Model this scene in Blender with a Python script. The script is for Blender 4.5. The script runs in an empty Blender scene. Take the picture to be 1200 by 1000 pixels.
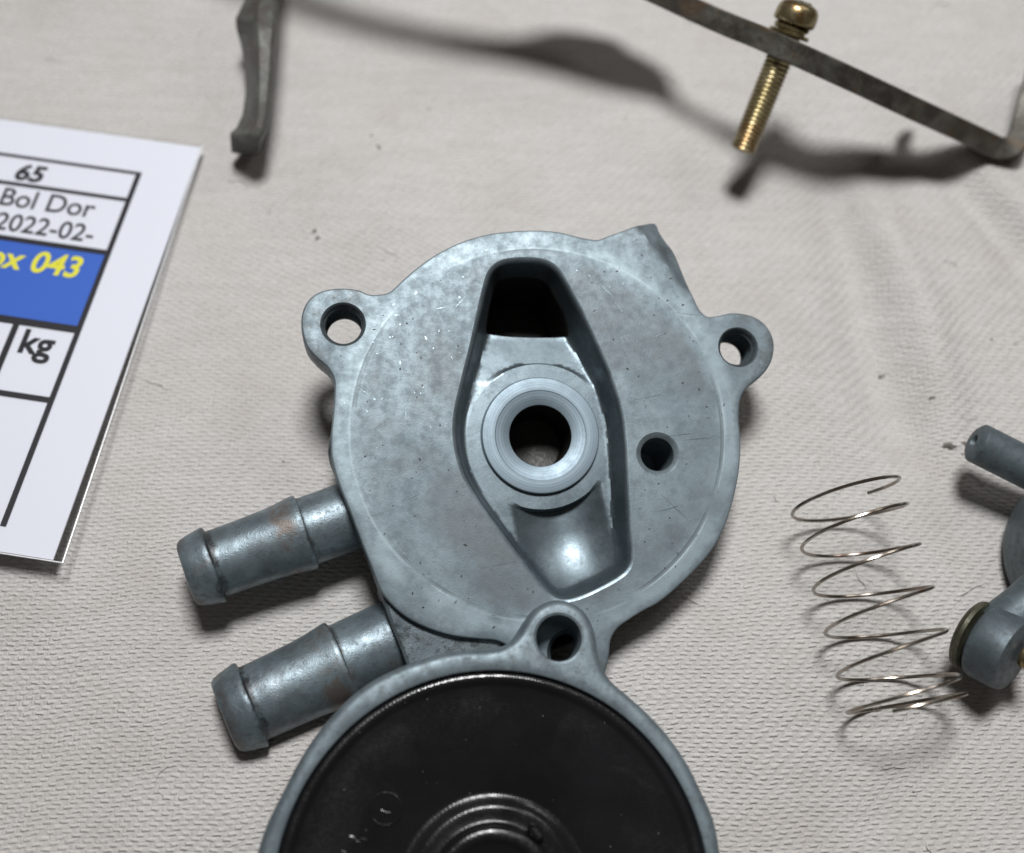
import bpy, bmesh, math, random
import numpy as np
from mathutils import Vector, Matrix
from mathutils.geometry import delaunay_2d_cdt
random.seed(7); rng = np.random.default_rng(11)
S = 0.01                       # everything below is written in centimetres
scene = bpy.context.scene

# ------------------------------------------------------------------ camera
F = 1300.0                     # focal length in pixels of a 1200-wide picture
def frame_from_down(dx, dy):
    d = np.array([dx, -dy, -F]); d /= np.linalg.norm(d)
    zc = -d; xc = np.array([1., 0, 0]) - zc[0]*zc; xc /= np.linalg.norm(xc)
    return np.array([xc, np.cross(zc, xc), zc])
RW = frame_from_down(-40, 580)                 # rows: world axes seen from the camera
CAM = -RW @ np.array([0, 0, -13.0])
def ray(px, py):
    return RW @ np.array([(px-600)/F, -(py-500)/F, -1.0])
def at(px, py, z=0.0):                         # point at height z above the cloth
    r = ray(px, py); return CAM + r*((z-CAM[2])/r[2])
cd = bpy.data.cameras.new("camera"); cam = bpy.data.objects.new("camera", cd)
scene.collection.objects.link(cam); scene.camera = cam
m = Matrix([list(RW[i]) + [CAM[i]*S] for i in range(3)] + [[0, 0, 0, 1]])
cam.matrix_world = m
cd.sensor_width = 36; cd.lens = 39; cd.clip_start = 0.002; cd.clip_end = 50
cd.dof.use_dof = True; cd.dof.focus_distance = 11.6*S; cd.dof.aperture_fstop = 14

# ------------------------------------------------------------------ light
w = bpy.data.worlds.new("World"); scene.world = w; w.use_nodes = True
bg = w.node_tree.nodes["Background"]; bg.inputs[0].default_value = (1.0, 0.87, 0.78, 1); bg.inputs[1].default_value = 0.065
def lamp(name, loc, target, size, power, col):
    l = bpy.data.lights.new(name, 'AREA'); l.shape = 'DISK'; l.size = size*S; l.energy = power; l.color = col
    o = bpy.data.objects.new(name, l); scene.collection.objects.link(o); o.location = Vector(loc)*S
    o.rotation_euler = (Vector(target)-Vector(loc)).to_track_quat('-Z', 'Y').to_euler(); return o
lamp("bench_lamp", (0.3, 8.0, 32), (0.5, 0.5, 0), 8.0, 1.37, (1.0, 1.0, 1.0))
lamp("window_light", (14, 12, 20), (1, 1, 0), 8.0, 0.07, (1.0, 0.98, 0.96))
scene.view_settings.view_transform = 'Standard'; scene.view_settings.look = 'None'
scene.view_settings.exposure = -0.12; scene.view_settings.gamma = 1

# ------------------------------------------------------------------ object helpers
col = scene.collection
def tag(o, label=None, cat=None, group=None, kind=None):
    if label: o["label"] = label
    if cat: o["category"] = cat
    if group: o["group"] = group
    if kind: o["kind"] = kind
    return o
class Frame:                                   # local frame of a thing: origin + rotation (columns x, y, z)
    def __init__(s, o, R): s.o = np.array(o, float); s.R = np.array(R, float)
    def px(s, px, py, h=0.0):                  # picture ray met with the plane z = h of the frame -> local x, y
        r = ray(px, py); n = s.R[:, 2]; p0 = s.o + n*h
        P = CAM + r*(((p0-CAM) @ n)/(r @ n)); q = s.R.T @ (P-s.o); return q[:2]
    def loc(s, P): return s.R.T @ (np.array(P)-s.o)
    def matrix(s):
        return Matrix([list(s.R[i]) + [s.o[i]*S] for i in range(3)] + [[0, 0, 0, 1]])
WORLD = Frame((0, 0, 0), np.eye(3))
def thing(name, label, cat, fr=WORLD, group=None):
    o = bpy.data.objects.new(name, None); o.empty_display_size = 0.005; col.objects.link(o)
    o.matrix_world = fr.matrix(); tag(o, label, cat, group); return o
class MB:
    def __init__(s): s.v = []; s.f = []
    def add(s, V, Fc):
        b = len(s.v); s.v += [tuple(map(float, p)) for p in V]; s.f += [tuple(b+i for i in q) for q in Fc]
    def ring_loft(s, rings, closed=True, cap0=False, cap1=False):
        n = len(rings[0]); b = len(s.v)
        for r in rings: s.v += [tuple(map(float, p)) for p in r]
        for i in range(len(rings)-1):
            for k in range(n if closed else n-1):
                k2 = (k+1) % n
                s.f.append((b+i*n+k, b+i*n+k2, b+(i+1)*n+k2, b+(i+1)*n+k))
        if cap0: s.f.append(tuple(b+k for k in range(n))[::-1])
        if cap1: s.f.append(tuple(b+(len(rings)-1)*n+k for k in range(n)))
    def revolve(s, prof, c=(0, 0, 0), ax=(0, 0, 1), n=64, cap0=False, cap1=False, jig=0.0):
        ax = np.array(ax, float); ax /= np.linalg.norm(ax); t = np.array([1., 0, 0]) if abs(ax[0]) < .8 else np.array([0, 1., 0])
        u = np.cross(ax, t); u /= np.linalg.norm(u); v = np.cross(ax, u); c = np.array(c, float)
        a = np.linspace(0, 2*math.pi, n, endpoint=False)
        s.ring_loft([[c+ax*z+(u*math.cos(q)+v*math.sin(q))*r for q in a] for r, z in prof], True, cap0, cap1)
    def tube(s, path, r, n=10):
        P = np.array(path, float); T = np.gradient(P, axis=0); T /= np.linalg.norm(T, axis=1)[:, None]
        u = np.cross(T[0], [0.3, .2, 1.]); rings = []
        rr = r if hasattr(r, '__len__') else [r]*len(P)
        for i in range(len(P)):
            u = u - T[i]*(u @ T[i]); u /= np.linalg.norm(u); v = np.cross(T[i], u)
            rings.append([P[i]+rr[i]*(u*math.cos(q)+v*math.sin(q)) for q in np.linspace(0, 2*math.pi, n, endpoint=False)])
        s.ring_loft(rings, True, True, True)
    def build(s, name, mat, parent=None, angle=38, merge=0.0004, label=None, fixn=True):
        me = bpy.data.meshes.new(name); me.from_pydata([(x*S, y*S, z*S) for x, y, z in s.v], [], s.f)
        bm = bmesh.new(); bm.from_mesh(me)
        if merge: bmesh.ops.remove_doubles(bm, verts=bm.verts, dist=merge*S)
        if fixn: bmesh.ops.recalc_face_normals(bm, faces=bm.faces)
        bm.to_mesh(me); bm.free()
        for p in me.polygons: p.use_smooth = True
        me.set_sharp_from_angle(angle=math.radians(angle)); me.materials.append(mat)
        o = bpy.data.objects.new(name, me); col.objects.link(o)
        if parent: o.parent = parent
        if label: o["label"] = label
        return o
def spline(P, step=0.05, closed=True):         # centripetal-ish Catmull-Rom through P, resampled evenly
    P = [np.array(p, float) for p in P]; n = len(P); out = []
    for i in range(n if closed else n-1):
        g = (lambda k: P[k % n]) if closed else (lambda k: P[min(max(k, 0), n-1)])
        p0, p1, p2, p3 = g(i-1), g(i), g(i+1), g(i+2)
        d1 = np.linalg.norm(p2-p1); t1 = (p2-p0)/max(np.linalg.norm(p1-p0)+d1, 1e-6)*d1; t2 = (p3-p1)/max(np.linalg.norm(p3-p2)+d1, 1e-6)*d1
        for k in range(12):
            t = k/12; out.append((2*t**3-3*t**2+1)*p1+(t**3-2*t*t+t)*t1+(-2*t**3+3*t*t)*p2+(t**3-t*t)*t2)
    if not closed: out.append(P[-1])
    Q = np.array(out + ([out[0]] if closed else [])); L = np.r_[0, np.cumsum(np.linalg.norm(np.diff(Q, axis=0), axis=1))]
    m_ = max(8, int(L[-1]/step)); t = np.linspace(0, L[-1], m_, endpoint=not closed)
    return np.stack([np.interp(t, L, Q[:, j]) for j in range(Q.shape[1])], 1)
def ccw(P): return P if np.sum(P[:, 0]*np.roll(P[:, 1], -1)-np.roll(P[:, 0], -1)*P[:, 1]) > 0 else P[::-1]
def offset(P, d):                              # d > 0 inward for a counter-clockwise loop
    T = np.roll(P, -1, 0)-np.roll(P, 1, 0); T /= np.linalg.norm(T, axis=1)[:, None]
    return P+np.stack([-T[:, 1], T[:, 0]], 1)*d
def circle(c, r, n=48, a0=0): a = np.linspace(0, 2*math.pi, n, endpoint=False)+a0; return np.stack([c[0]+r*np.cos(a), c[1]+r*np.sin(a)], 1)
def inside(P, X):                              # points X inside polygon P
    r = np.zeros(len(X), bool); x, y = X[:, 0], X[:, 1]; a = P; b = np.roll(P, -1, 0)
    for (x1, y1), (x2, y2) in zip(a, b):
        if y1 == y2: continue
        c = ((y1 > y) != (y2 > y)) & (x < (x2-x1)*(y-y1)/(y2-y1)+x1); r ^= c
    return r
def dist_to(P, X, closed=True):
    a = P if closed else P[:-1]; b = np.roll(P, -1, 0) if closed else P[1:]; d = np.full(len(X), 9e9)
    for p, q in zip(a, b):
        e = q-p; t = np.clip(((X-p) @ e)/max(e @ e, 1e-12), 0, 1); d = np.minimum(d, np.hypot(*(X-p-t[:, None]*e).T))
    return d
def sheet(mb, outer, holes, spacing, zf, extra=(), zloops=None):
    """triangulated plate inside outer and outside holes; zf(xy)->z"""
    lo, hi = outer.min(0), outer.max(0)
    gx, gy = np.meshgrid(np.arange(lo[0], hi[0], spacing), np.arange(lo[1], hi[1], spacing*.866))
    gx = gx + (np.arange(gx.shape[0]) % 2)[:, None]*spacing/2
    X = np.stack([gx.ravel(), gy.ravel()], 1); X = X+rng.uniform(-.12, .12, X.shape)*spacing
    ok = inside(outer, X) & (dist_to(outer, X) > spacing*.55)
    for h in holes: ok &= ~inside(h, X) & (dist_to(h, X) > spacing*.55)
    for h, cl in extra: ok &= dist_to(h, X, cl) > spacing*.45
    X = X[ok]; V = []; E = []
    for L, cl in [(outer, True)]+[(h, True) for h in holes]+list(extra):
        b = len(V); V += list(L); n = len(L); E += [(b+i, b+(i+1) % n) for i in range(n if cl else n-1)]
    V += list(X)
    r = delaunay_2d_cdt([Vector((float(p[0]), float(p[1]))) for p in V], E, [], 0, 1e-5)
    P = np.array([tuple(p) for p in r[0]]); T = np.array(r[2]); c = P[T].mean(1)
    k = inside(outer, c)
    for h in holes: k &= ~inside(h, c)
    z = zf(P); mb.add(np.c_[P, z], T[k])
def at_z(P, z): return [(p[0], p[1], z) for p in P]

# ------------------------------------------------------------------ material helpers
class NT:
    def __init__(s, name):
        s.m = bpy.data.materials.new(name); s.m.use_nodes = True; s.t = s.m.node_tree; s.n = s.t.nodes; s.l = s.t.links
        s.b = s.n["Principled BSDF"]; tc = s.n.new("ShaderNodeTexCoord"); mp = s.n.new("ShaderNodeMapping")
        mp.inputs["Scale"].default_value = (100, 100, 100); s.l.new(tc.outputs["Object"], mp.inputs[0]); s.co = mp.outputs[0]
    def set(s, **k):
        for a, v in k.items():
            i = s.b.inputs[a.replace('_', ' ')]
            if hasattr(v, 'is_linked'): s.l.new(v, i)
            else: i.default_value = v
        return s
    def plug(s, v, i):
        if hasattr(v, 'is_linked'): s.l.new(v, i)
        else: i.default_value = v
    def noise(s, scale, detail=4, rough=.55, dist=0, co=None, dim='3D'):
        n = s.n.new("ShaderNodeTexNoise"); s.l.new(co or s.co, n.inputs["Vector"]); n.inputs["Scale"].default_value = scale
        n.inputs["Detail"].default_value = detail; n.inputs["Roughness"].default_value = rough; n.inputs["Distortion"].default_value = dist
        return n.outputs[0]
    def voro(s, scale, feature='F1', rnd=1, co=None):
        n = s.n.new("ShaderNodeTexVoronoi"); n.feature = feature; s.l.new(co or s.co, n.inputs["Vector"]); n.inputs["Scale"].default_value = scale
        n.inputs["Randomness"].default_value = rnd; return n.outputs["Distance"]
    def math(s, op, a, b=0.0, c=0.0, clamp=False):
        n = s.n.new("ShaderNodeMath"); n.operation = op; n.use_clamp = clamp
        for v, i in zip((a, b, c), n.inputs): s.plug(v, i)
        return n.outputs[0]
    def ramp(s, v, a, b, lo=0.0, hi=1.0):
        n = s.n.new("ShaderNodeMapRange"); n.interpolation_type = 'SMOOTHSTEP'
        for x, i in zip((v, a, b, lo, hi), n.inputs): s.plug(x, i)
        return n.outputs[0]
    def mix(s, f, a, b):
        n = s.n.new("ShaderNodeMix"); n.data_type = 'RGBA'; s.plug(f, n.inputs[0]); s.plug(a, n.inputs[6]); s.plug(b, n.inputs[7]); return n.outputs[2]
    def map(s, scale=(1, 1, 1), rot=(0, 0, 0), loc=(0, 0, 0), co=None):
        n = s.n.new("ShaderNodeMapping"); s.l.new(co or s.co, n.inputs[0]); n.inputs["Scale"].default_value = scale; n.inputs["Rotation"].default_value = rot; n.inputs["Location"].default_value = loc
        return n.outputs[0]
    def sep(s, co=None):
        n = s.n.new("ShaderNodeSeparateXYZ"); s.l.new(co or s.co, n.inputs[0]); return n.outputs
    def comb(s, x, y, z=0.0):
        n = s.n.new("ShaderNodeCombineXYZ"); [s.plug(v, i) for v, i in zip((x, y, z), n.inputs)]; return n.outputs[0]
    def bump(s, h, strength=.3, dist=.02, normal=None):
        n = s.n.new("ShaderNodeBump"); n.inputs["Strength"].default_value = strength; n.inputs["Distance"].default_value = dist*S
        s.l.new(h, n.inputs["Height"]); 
        if normal: s.l.new(normal, n.inputs["Normal"])
        s.l.new(n.outputs[0], s.b.inputs["Normal"]); return n.outputs[0]
def C(r, g, b): return (r, g, b, 1)

def make_zinc(name, face=False, base=1.0, grime=0.0, rust=0.0, circ=None, metallic=.5, relief=.25, turned=None, bands=None, rough=(.45, .60)):
    base *= .625
    t = NT(name); C = lambda r, g, b: (r*.90, g*1.0, b*1.06, 1)
    n1 = t.noise(1.3, 7, .62, .5); n2 = t.noise(8, 6, .7); n3 = t.noise(60, 3, .6); n4 = t.noise(3.5, 6, .68, .8, t.map(loc=(4, 8, 1)))
    a = t.mix(t.ramp(n1, .36, .66), C(.205*base, .238*base, .255*base), C(.315*base, .355*base, .372*base))
    a = t.mix(t.ramp(n4, .42, .66, 0, .42), a, C(.36*base, .405*base, .425*base))
    a = t.mix(t.ramp(n2, .44, .70, 0, .45), a, C(.165*base, .185*base, .195*base))
    a = t.mix(t.ramp(n3, .52, .72, 0, .30), a, C(.42*base, .465*base, .485*base))
    h = t.math('ADD', t.math('MULTIPLY', n3, .5), t.math('MULTIPLY', n2, .5))
    if circ:                                   # the print a gasket left on the face: darker inside a ring, and a turned line
        x, y, z = t.sep()[:3]
        dx = t.math('SUBTRACT', x, circ[0]); dy = t.math('SUBTRACT', y, circ[1])
        r0 = t.math('SQRT', t.math('ADD', t.math('MULTIPLY', dx, dx), t.math('MULTIPLY', dy, dy)))
        r = t.math('ADD', r0, t.math('MULTIPLY', t.math('SUBTRACT', t.noise(2.6, 6, .65), .5), .30))
        blot = t.ramp(t.noise(.75, 6, .62, .6, t.map(loc=(2.2, 5.1, 0))), .40, .60)
        ins = t.math('MULTIPLY', t.ramp(r, circ[2]-.16, circ[2]-.02, 1, 0), blot)
        a = t.mix(t.math('MULTIPLY', ins, .78), a, C(.118, .124, .126))
        rim = t.math('MULTIPLY', t.ramp(t.math('ABSOLUTE', t.math('SUBTRACT', r, circ[2]+.10)), .02, .17, .65, 0), t.ramp(t.noise(1.7, 5, .6), .38, .60))
        a = t.mix(rim, a, C(.31, .35, .36))
        line = t.math('MULTIPLY', t.ramp(t.math('ABSOLUTE', t.math('SUBTRACT', r0, circ[2])), .008, .03, 1, 0), t.ramp(t.noise(.9, 3), .42, .55))
        line2 = t.math('MULTIPLY', t.ramp(t.math('ABSOLUTE', t.math('SUBTRACT', r0, circ[2]+.035)), .004, .02, 1, 0), t.ramp(t.noise(1.2, 3, .5, 0, t.map(loc=(9, 1, 0))), .42, .55))
        a = t.mix(t.math('MULTIPLY', line, .55), a, C(.13, .14, .145)); a = t.mix(t.math('MULTIPLY', line2, .32), a, C(.40, .44, .45))
        h = t.math('SUBTRACT', h, t.math('MULTIPLY', line, 1.0))
        edge = t.math('MULTIPLY', t.ramp(r, circ[2]+.26, circ[2]+.52, 0, 1), t.ramp(t.noise(4.5, 6, .7), .44, .62))
        a = t.mix(t.math('MULTIPLY', edge, .8), a, C(.10, .105, .105))
    if turned:                                 # lathe rings on a machined seat
        x, y, z = t.sep()[:3]; dx = t.math('SUBTRACT', x, turned[0]); dy = t.math('SUBTRACT', y, turned[1])
        r0 = t.math('SQRT', t.math('ADD', t.math('MULTIPLY', dx, dx), t.math('MULTIPLY', dy, dy)))
        rn = t.noise(1.0, 3, .6, 0, t.comb(t.math('MULTIPLY', r0, 42), 0, 0))
        a = t.mix(t.ramp(rn, .35, .65), C(.17, .20, .222), C(.235, .268, .29)); h = t.math('ADD', t.math('MULTIPLY', rn, .5), t.math('MULTIPLY', n3, .15))
    if grime:
        g = t.math('MULTIPLY', t.ramp(t.noise(3.1, 7, .72, .6), .46, .64), grime)
        a = t.mix(g, a, C(.07, .068, .065))
        g2 = t.math('MULTIPLY', t.ramp(t.noise(16, 4, .7), .54, .64), grime); a = t.mix(g2, a, C(.06, .058, .055)); h = t.math('ADD', h, t.math('MULTIPLY', g2, .5))
    if bands:                                  # stains left by a hose: rings of rust and black deposit along the axis
        A, ax, L = bands
        vm = t.n.new("ShaderNodeVectorMath"); vm.operation = 'SUBTRACT'; t.l.new(t.co, vm.inputs[0]); vm.inputs[1].default_value = tuple(A)
        vd = t.n.new("ShaderNodeVectorMath"); vd.operation = 'DOT_PRODUCT'; t.l.new(vm.outputs[0], vd.inputs[0]); vd.inputs[1].default_value = tuple(ax)
        ss = t.math('ADD', vd.outputs["Value"], t.math('MULTIPLY', t.math('SUBTRACT', t.noise(3.5, 5, .65), .5), .22))
        for s0, w0, st, cc_, lo in L:
            k = t.math('MULTIPLY', t.ramp(t.math('ABSOLUTE', t.math('SUBTRACT', ss, s0)), w0*.3, w0, st, 0), t.ramp(t.noise(2.2, 5, .65, .3, t.map(loc=(s0*9, 3, 2))), lo, lo+.14))
            a = t.mix(k, a, C(*cc_))
    if rust:
        g = t.math('MULTIPLY', t.ramp(t.noise(2.6, 5, .6, .3), .60, .72), rust)
        a = t.mix(g, a, C(.20, .125, .09))
    t.bump(h, relief, .010)
    t.set(Base_Color=a, Metallic=metallic, Roughness=t.ramp(n2, .3, .7, *rough))
    return t.m
def make_simple(name, c1, c2, metallic, rough, scale=6, bump=.2, c3=None):
    t = NT(name); n = t.noise(scale, 5, .6, .3); n2 = t.noise(scale*7, 3)
    a = t.mix(t.ramp(n, .38, .64), C(*c1), C(*c2))
    if c3: a = t.mix(t.ramp(t.noise(scale*.6, 4, .6, 1.0, t.map(loc=(7, 3, 1))), .52, .66), a, C(*c3))
    t.bump(t.math('ADD', n2, n), bump, .01)
    t.set(Base_Color=a, Metallic=metallic, Roughness=t.ramp(n2, .3, .7, rough*.85, rough*1.2)); return t.m

# ------------------------------------------------------------------ cloth
def fold(x, y):
    X = np.stack([x, y], -1); z = np.zeros_like(x)
    def line(p, q, wd, h, skew=0):
        p = np.array(p); q = np.array(q); e = (q-p)/np.linalg.norm(q-p); nrm = np.array([-e[1], e[0]])
        s = (X-p) @ e; d = (X-p) @ nrm; L = np.linalg.norm(q-p)
        d = d+.12*np.sin(s*1.3+h*40)
        m_ = 1/(1+np.exp(-(s)/.35))/(1+np.exp((s-L)/.35)); return h*np.exp(-(d/wd)**2)*m_
    A = lambda a, b: at(a, b)[:2]
    z += line(A(960, 180), A(1070, 520), .42, -.22)
    z += line(A(1010, 200), A(1125, 540), .34, .20)
    z += line(A(1090, 190), A(1230, 340), .30, -.22)
    z += line(A(1130, 170), A(1260, 300), .30, .17)
    z += line(A(300, 40), A(520, 330), .9, .09)
    z += line(A(890, 420), A(930, 900), .9, .07)
    z += line(A(60, 700), A(330, 980), .8, .05)
    z += line(A(560, -60), A(1000, 30), .6, .05)
    z += .03*np.sin(x*.9+.5*y)+.02*np.sin(1.7*y-.6*x+1)
    return z
def build_cloth():
    def axis(lo, hi, a, b, fine, coarse):
        L = list(np.arange(a, b, fine)); x = a; st = fine
        left = []
        while x > lo: st *= 1.25; x -= st; left.append(x)
        x = L[-1]; st = fine; right = []
        while x < hi: st *= 1.25; x += st; right.append(x)
        return np.array(left[::-1]+L+right)
    xs = axis(-40, 40, -9, 9, .06, 2); ys = axis(-40, 40, -7, 10, .06, 2)
    x, y = np.meshgrid(xs, ys); z = fold(x, y); nx, ny = len(xs), len(ys)
    V = np.stack([x, y, z], -1).reshape(-1, 3)*S
    i = np.arange(nx*ny).reshape(ny, nx); Q = np.stack([i[:-1, :-1], i[:-1, 1:], i[1:, 1:], i[1:, :-1]], -1).reshape(-1, 4)
    me = bpy.data.meshes.new("cloth"); me.vertices.add(len(V)); me.vertices.foreach_set("co", V.ravel())
    me.loops.add(Q.size); me.loops.foreach_set("vertex_index", Q.ravel().astype(np.int32))
    me.polygons.add(len(Q)); me.polygons.foreach_set("loop_start", np.arange(0, Q.size, 4, dtype=np.int32))
    me.update(calc_edges=True); me.validate()
    for p in me.polygons: p.use_smooth = True
    o = bpy.data.objects.new("cloth", me); col.objects.link(o)
    tag(o, "pale beige twill cloth with soft creases spread under the metal parts", "cloth", kind="structure")
    t = NT("twill_cloth")
    wob = t.n.new("ShaderNodeTexNoise"); t.l.new(t.co, wob.inputs["Vector"]); wob.inputs["Scale"].default_value = .55; wob.inputs["Detail"].default_value = 3
    vm = t.n.new("ShaderNodeVectorMath"); vm.operation = 'MULTIPLY_ADD'; t.l.new(wob.outputs["Color"], vm.inputs[0]); vm.inputs[1].default_value = (.28, .28, 0); t.l.new(t.map(rot=(0, 0, -.03)), vm.inputs[2])
    wob2 = t.n.new("ShaderNodeTexNoise"); t.l.new(t.co, wob2.inputs["Vector"]); wob2.inputs["Scale"].default_value = 10; wob2.inputs["Detail"].default_value = 2
    vm2 = t.n.new("ShaderNodeVectorMath"); vm2.operation = 'MULTIPLY_ADD'; t.l.new(wob2.outputs["Color"], vm2.inputs[0]); vm2.inputs[1].default_value = (.055, .036, 0); t.l.new(vm.outputs[0], vm2.inputs[2])
    X, Y, _ = t.sep(vm2.outputs[0])[:3]
    pv, pu, sh = .050, .150, .36                # row pitch, float length, shift per row (in floats)
    v = t.math('DIVIDE', Y, pv); row = t.math('FLOOR', v); fv = t.math('FRACT', v)
    rj = t.n.new("ShaderNodeTexWhiteNoise"); rj.noise_dimensions = '1D'; t.l.new(row, rj.inputs["W"])
    u = t.math('ADD', t.math('ADD', t.math('DIVIDE', X, pu), t.math('MULTIPLY', row, -sh)), t.math('MULTIPLY', rj.outputs[0], .06))
    fu = t.math('FRACT', u)
    cell = t.n.new("ShaderNodeTexWhiteNoise"); cell.noise_dimensions = '2D'; t.l.new(t.comb(t.math('FLOOR', u), row), cell.inputs["Vector"])
    prof = t.math('SINE', t.math('MULTIPLY', fv, math.pi))
    fl = t.ramp(t.math('SINE', t.math('MULTIPLY', fu, math.pi)), .38, .86)
    pill = t.math('MULTIPLY', t.math('POWER', prof, .7), fl)
    h = t.math('SMOOTH_MAX', t.math('ADD', .34, t.math('MULTIPLY', prof, .10)), pill, .15)
    h = t.math('MULTIPLY', h, t.math('ADD', .60, t.math('MULTIPLY', cell.outputs[0], .6)))
    gap = t.math('MULTIPLY', t.math('POWER', t.math('SUBTRACT', 1.0, prof), 1.6), t.math('POWER', fl, 3.0))
    h = t.math('SUBTRACT', h, t.math('MULTIPLY', gap, .25))
    h = t.math('ADD', h, t.math('MULTIPLY', t.math('SINE', t.math('MULTIPLY', X, 2*math.pi/.052)), t.math('MULTIPLY', t.math('SUBTRACT', 1.0, fl), .10)))
    fuzz = t.noise(90, 3, .7); soft = t.noise(22, 3)
    hh = t.math('ADD', h, t.math('ADD', t.math('MULTIPLY', fuzz, .6), t.math('MULTIPLY', soft, .8)))
    # thread slubs and old stains
    slub = t.noise(1.0, 3, .5, 0, t.map((1.2, 9, 1)))
    a = t.mix(t.ramp(slub, .35, .65), C(.515, .50, .483), C(.56, .545, .528))
    a = t.mix(t.math('MULTIPLY', pill, .55), a, C(.69, .672, .65))
    a = t.mix(t.math('MULTIPLY', gap, t.ramp(cell.outputs[0], .3, .95, .04, .50)), a, C(.30, .275, .25))
    a = t.mix(t.ramp(t.noise(.55, 5, .6, .4), .45, .75, 0, .30), a, C(.52, .485, .445))
    a = t.mix(t.ramp(t.noise(2.0, 6, .7, .2, t.map(loc=(3, 9, 0))), .66, .76, 0, .35), a, C(.42, .37, .34))
    a = t.mix(t.math('MULTIPLY', cell.outputs[0], .16), a, C(.78, .76, .73))
    a = t.mix(t.ramp(t.noise(.8, 5, .6, .5, t.map(loc=(1, 4, 0))), .48, .70, 0, .45), a, C(.50, .455, .43))
    a = t.mix(t.ramp(t.noise(28, 3, .7), .55, .75, 0, .25), a, C(.40, .385, .37))
    t.bump(hh, .85, .028); t.set(Base_Color=a, Roughness=.9, Specular_IOR_Level=.15); t.b.inputs["Sheen Weight"].default_value = .0
    me.materials.append(t.m); return o
build_cloth()

# ------------------------------------------------------------------ valve housing (the large zinc casting)
HR = RW @ frame_from_down(-144, 250).T         # columns: housing axes in the world
HC = at(628, 515, 0)
r_ = ray(628, 512); HO = CAM + r_*((1.16-CAM[2])/r_[2])
HF = Frame(HO, HR)
q = lambda L, h=0.0: [HF.px(a, b, h) for a, b in L]
outline_px = [(353, 380), (355, 364), (363, 350), (378, 341), (400, 338), (420, 340), (432, 345), (447, 345), (457, 342), (466, 334), (485, 317), (510, 299), (540, 284),
    (570, 275), (600, 271), (630, 270), (655, 272), (680, 278), (700, 281), (712, 277), (726, 272), (750, 263), (766, 257), (772, 257), (776, 268), (783, 279), (791, 289), (797, 303), (803, 322), (811, 344), (820, 363), (829, 371), (842, 370), (857, 367),
    (872, 368), (887, 373), (899, 383), (906, 397), (907, 411), (903, 426), (895, 438), (884, 447), (874, 456), (868, 468), (866, 490), (868, 515), (867, 545), (862, 575),
    (853, 607), (840, 636), (822, 660), (797, 685), (772, 706), (757, 714), (739, 725), (724, 736), (716, 749), (714, 766), (708, 790), (692, 806), (664, 808), (636, 794), (612, 770), (585, 752), (560, 749),
    (530, 745), (503, 737), (480, 726), (462, 712), (447, 694), (434, 662), (422, 632), (410, 600), (398, 570), (392, 552), (388, 533), (388, 510), (390, 485), (392, 460), (391, 444), (384, 431),
    (371, 420), (359, 405)]
outline = ccw(spline(q(outline_px), .045))
pocket_px = [(585, 312), (598, 308), (622, 307), (640, 310), (653, 320), (664, 338), (681, 370), (698, 407), (712, 440), (722, 470), (728, 500), (731, 540), (733, 580), (735, 620), (737, 648), (734, 664), (722, 675),
    (700, 687), (680, 696), (664, 700), (652, 698), (641, 688), (617, 658), (590, 622), (563, 584), (547, 556), (539, 530), (536, 505), (538, 480), (546, 445), (556, 405), (564, 368), (570, 342), (576, 322)]
pocket = ccw(spline(q(pocket_px), .03))
lug1, lug2, hole3 = HF.px(402, 380), HF.px(865, 407), HF.px(771, 532)
lugH = HF.px(668, 765)
seat_c = HF.px(633, 511, -.34)
zinc_face = make_zinc("zinc_face", True, circ=(float(HF.px(634, 503)[0]), float(HF.px(634, 503)[1]), 1.97))
zinc_cast = make_zinc("zinc_cast", False, .72, .65, relief=.7)
shade_pit = make_simple("shade_pit_dark", (.007, .0068, .006), (.013, .0125, .010), 0, .5, 5, .4)  # near-black colour paints in the shade deep in bore and port; also surface pits
zinc_pocket = make_zinc("zinc_pocket", False, .92, .12, metallic=.75, relief=.10, rough=(.34, .46))
zinc_seat = make_zinc("turned_zinc", turned=(float(seat_c[0]), float(seat_c[1])), metallic=.6, relief=.22, rough=(.46, .54))
zinc_bright = make_zinc("zinc_bright", True, .96, .28, relief=.18)
housing = thing("valve_housing", "grey zinc valve housing with a kite shaped pocket, round valve seat and two hose nipples", "valve housing", HF)

b = MB()
R1, R3 = .205, .175
chz = .035
h1 = ccw(circle(lug1, R1+chz)); h2 = ccw(circle(lug2, R1-.015+chz)); h3 = ccw(circle(hole3, R3+.06)); h4 = ccw(circle(lugH, R1+chz, 32))
pk_rim = offset(pocket, -.055)
face_out = offset(outline, .020)
ring_c = HF.px(634, 503)
e0 = HF.px(742, 258); e1 = HF.px(815, 354); eo = np.array([(e1-e0)[1], -(e1-e0)[0]])/np.linalg.norm(e1-e0); eo = eo*np.sign(eo @ (HF.px(790, 290)-e0))
def drop(P):                                   # rough sloping facet of the corner boss
    d = np.maximum(0, (np.asarray(P)-e0) @ eo); near = np.exp(-(np.maximum(0, np.hypot(*(np.asarray(P)-(e0+e1)/2).T)-.62)/.12)**2)
    return -(.55*d+.02*(1-np.exp(-d/.03)))*near
def face_z(P):
    r = np.hypot(P[:, 0]-ring_c[0], P[:, 1]-ring_c[1]); a = np.arctan2(P[:, 1]-ring_c[1], P[:, 0]-ring_c[0])
    g = np.exp(-((r-1.97)/.028)**2)*(.35+.65*(np.sin(a*1.0+2.2) > -.75)*(.5+.5*np.sin(a*2.3+.7)))
    dr = drop(P); return dr+np.where(dr < -.01, .012*np.sin(P[:, 0]*19+3*np.sin(P[:, 1]*11))*np.sin(P[:, 1]*17), 0)
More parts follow.
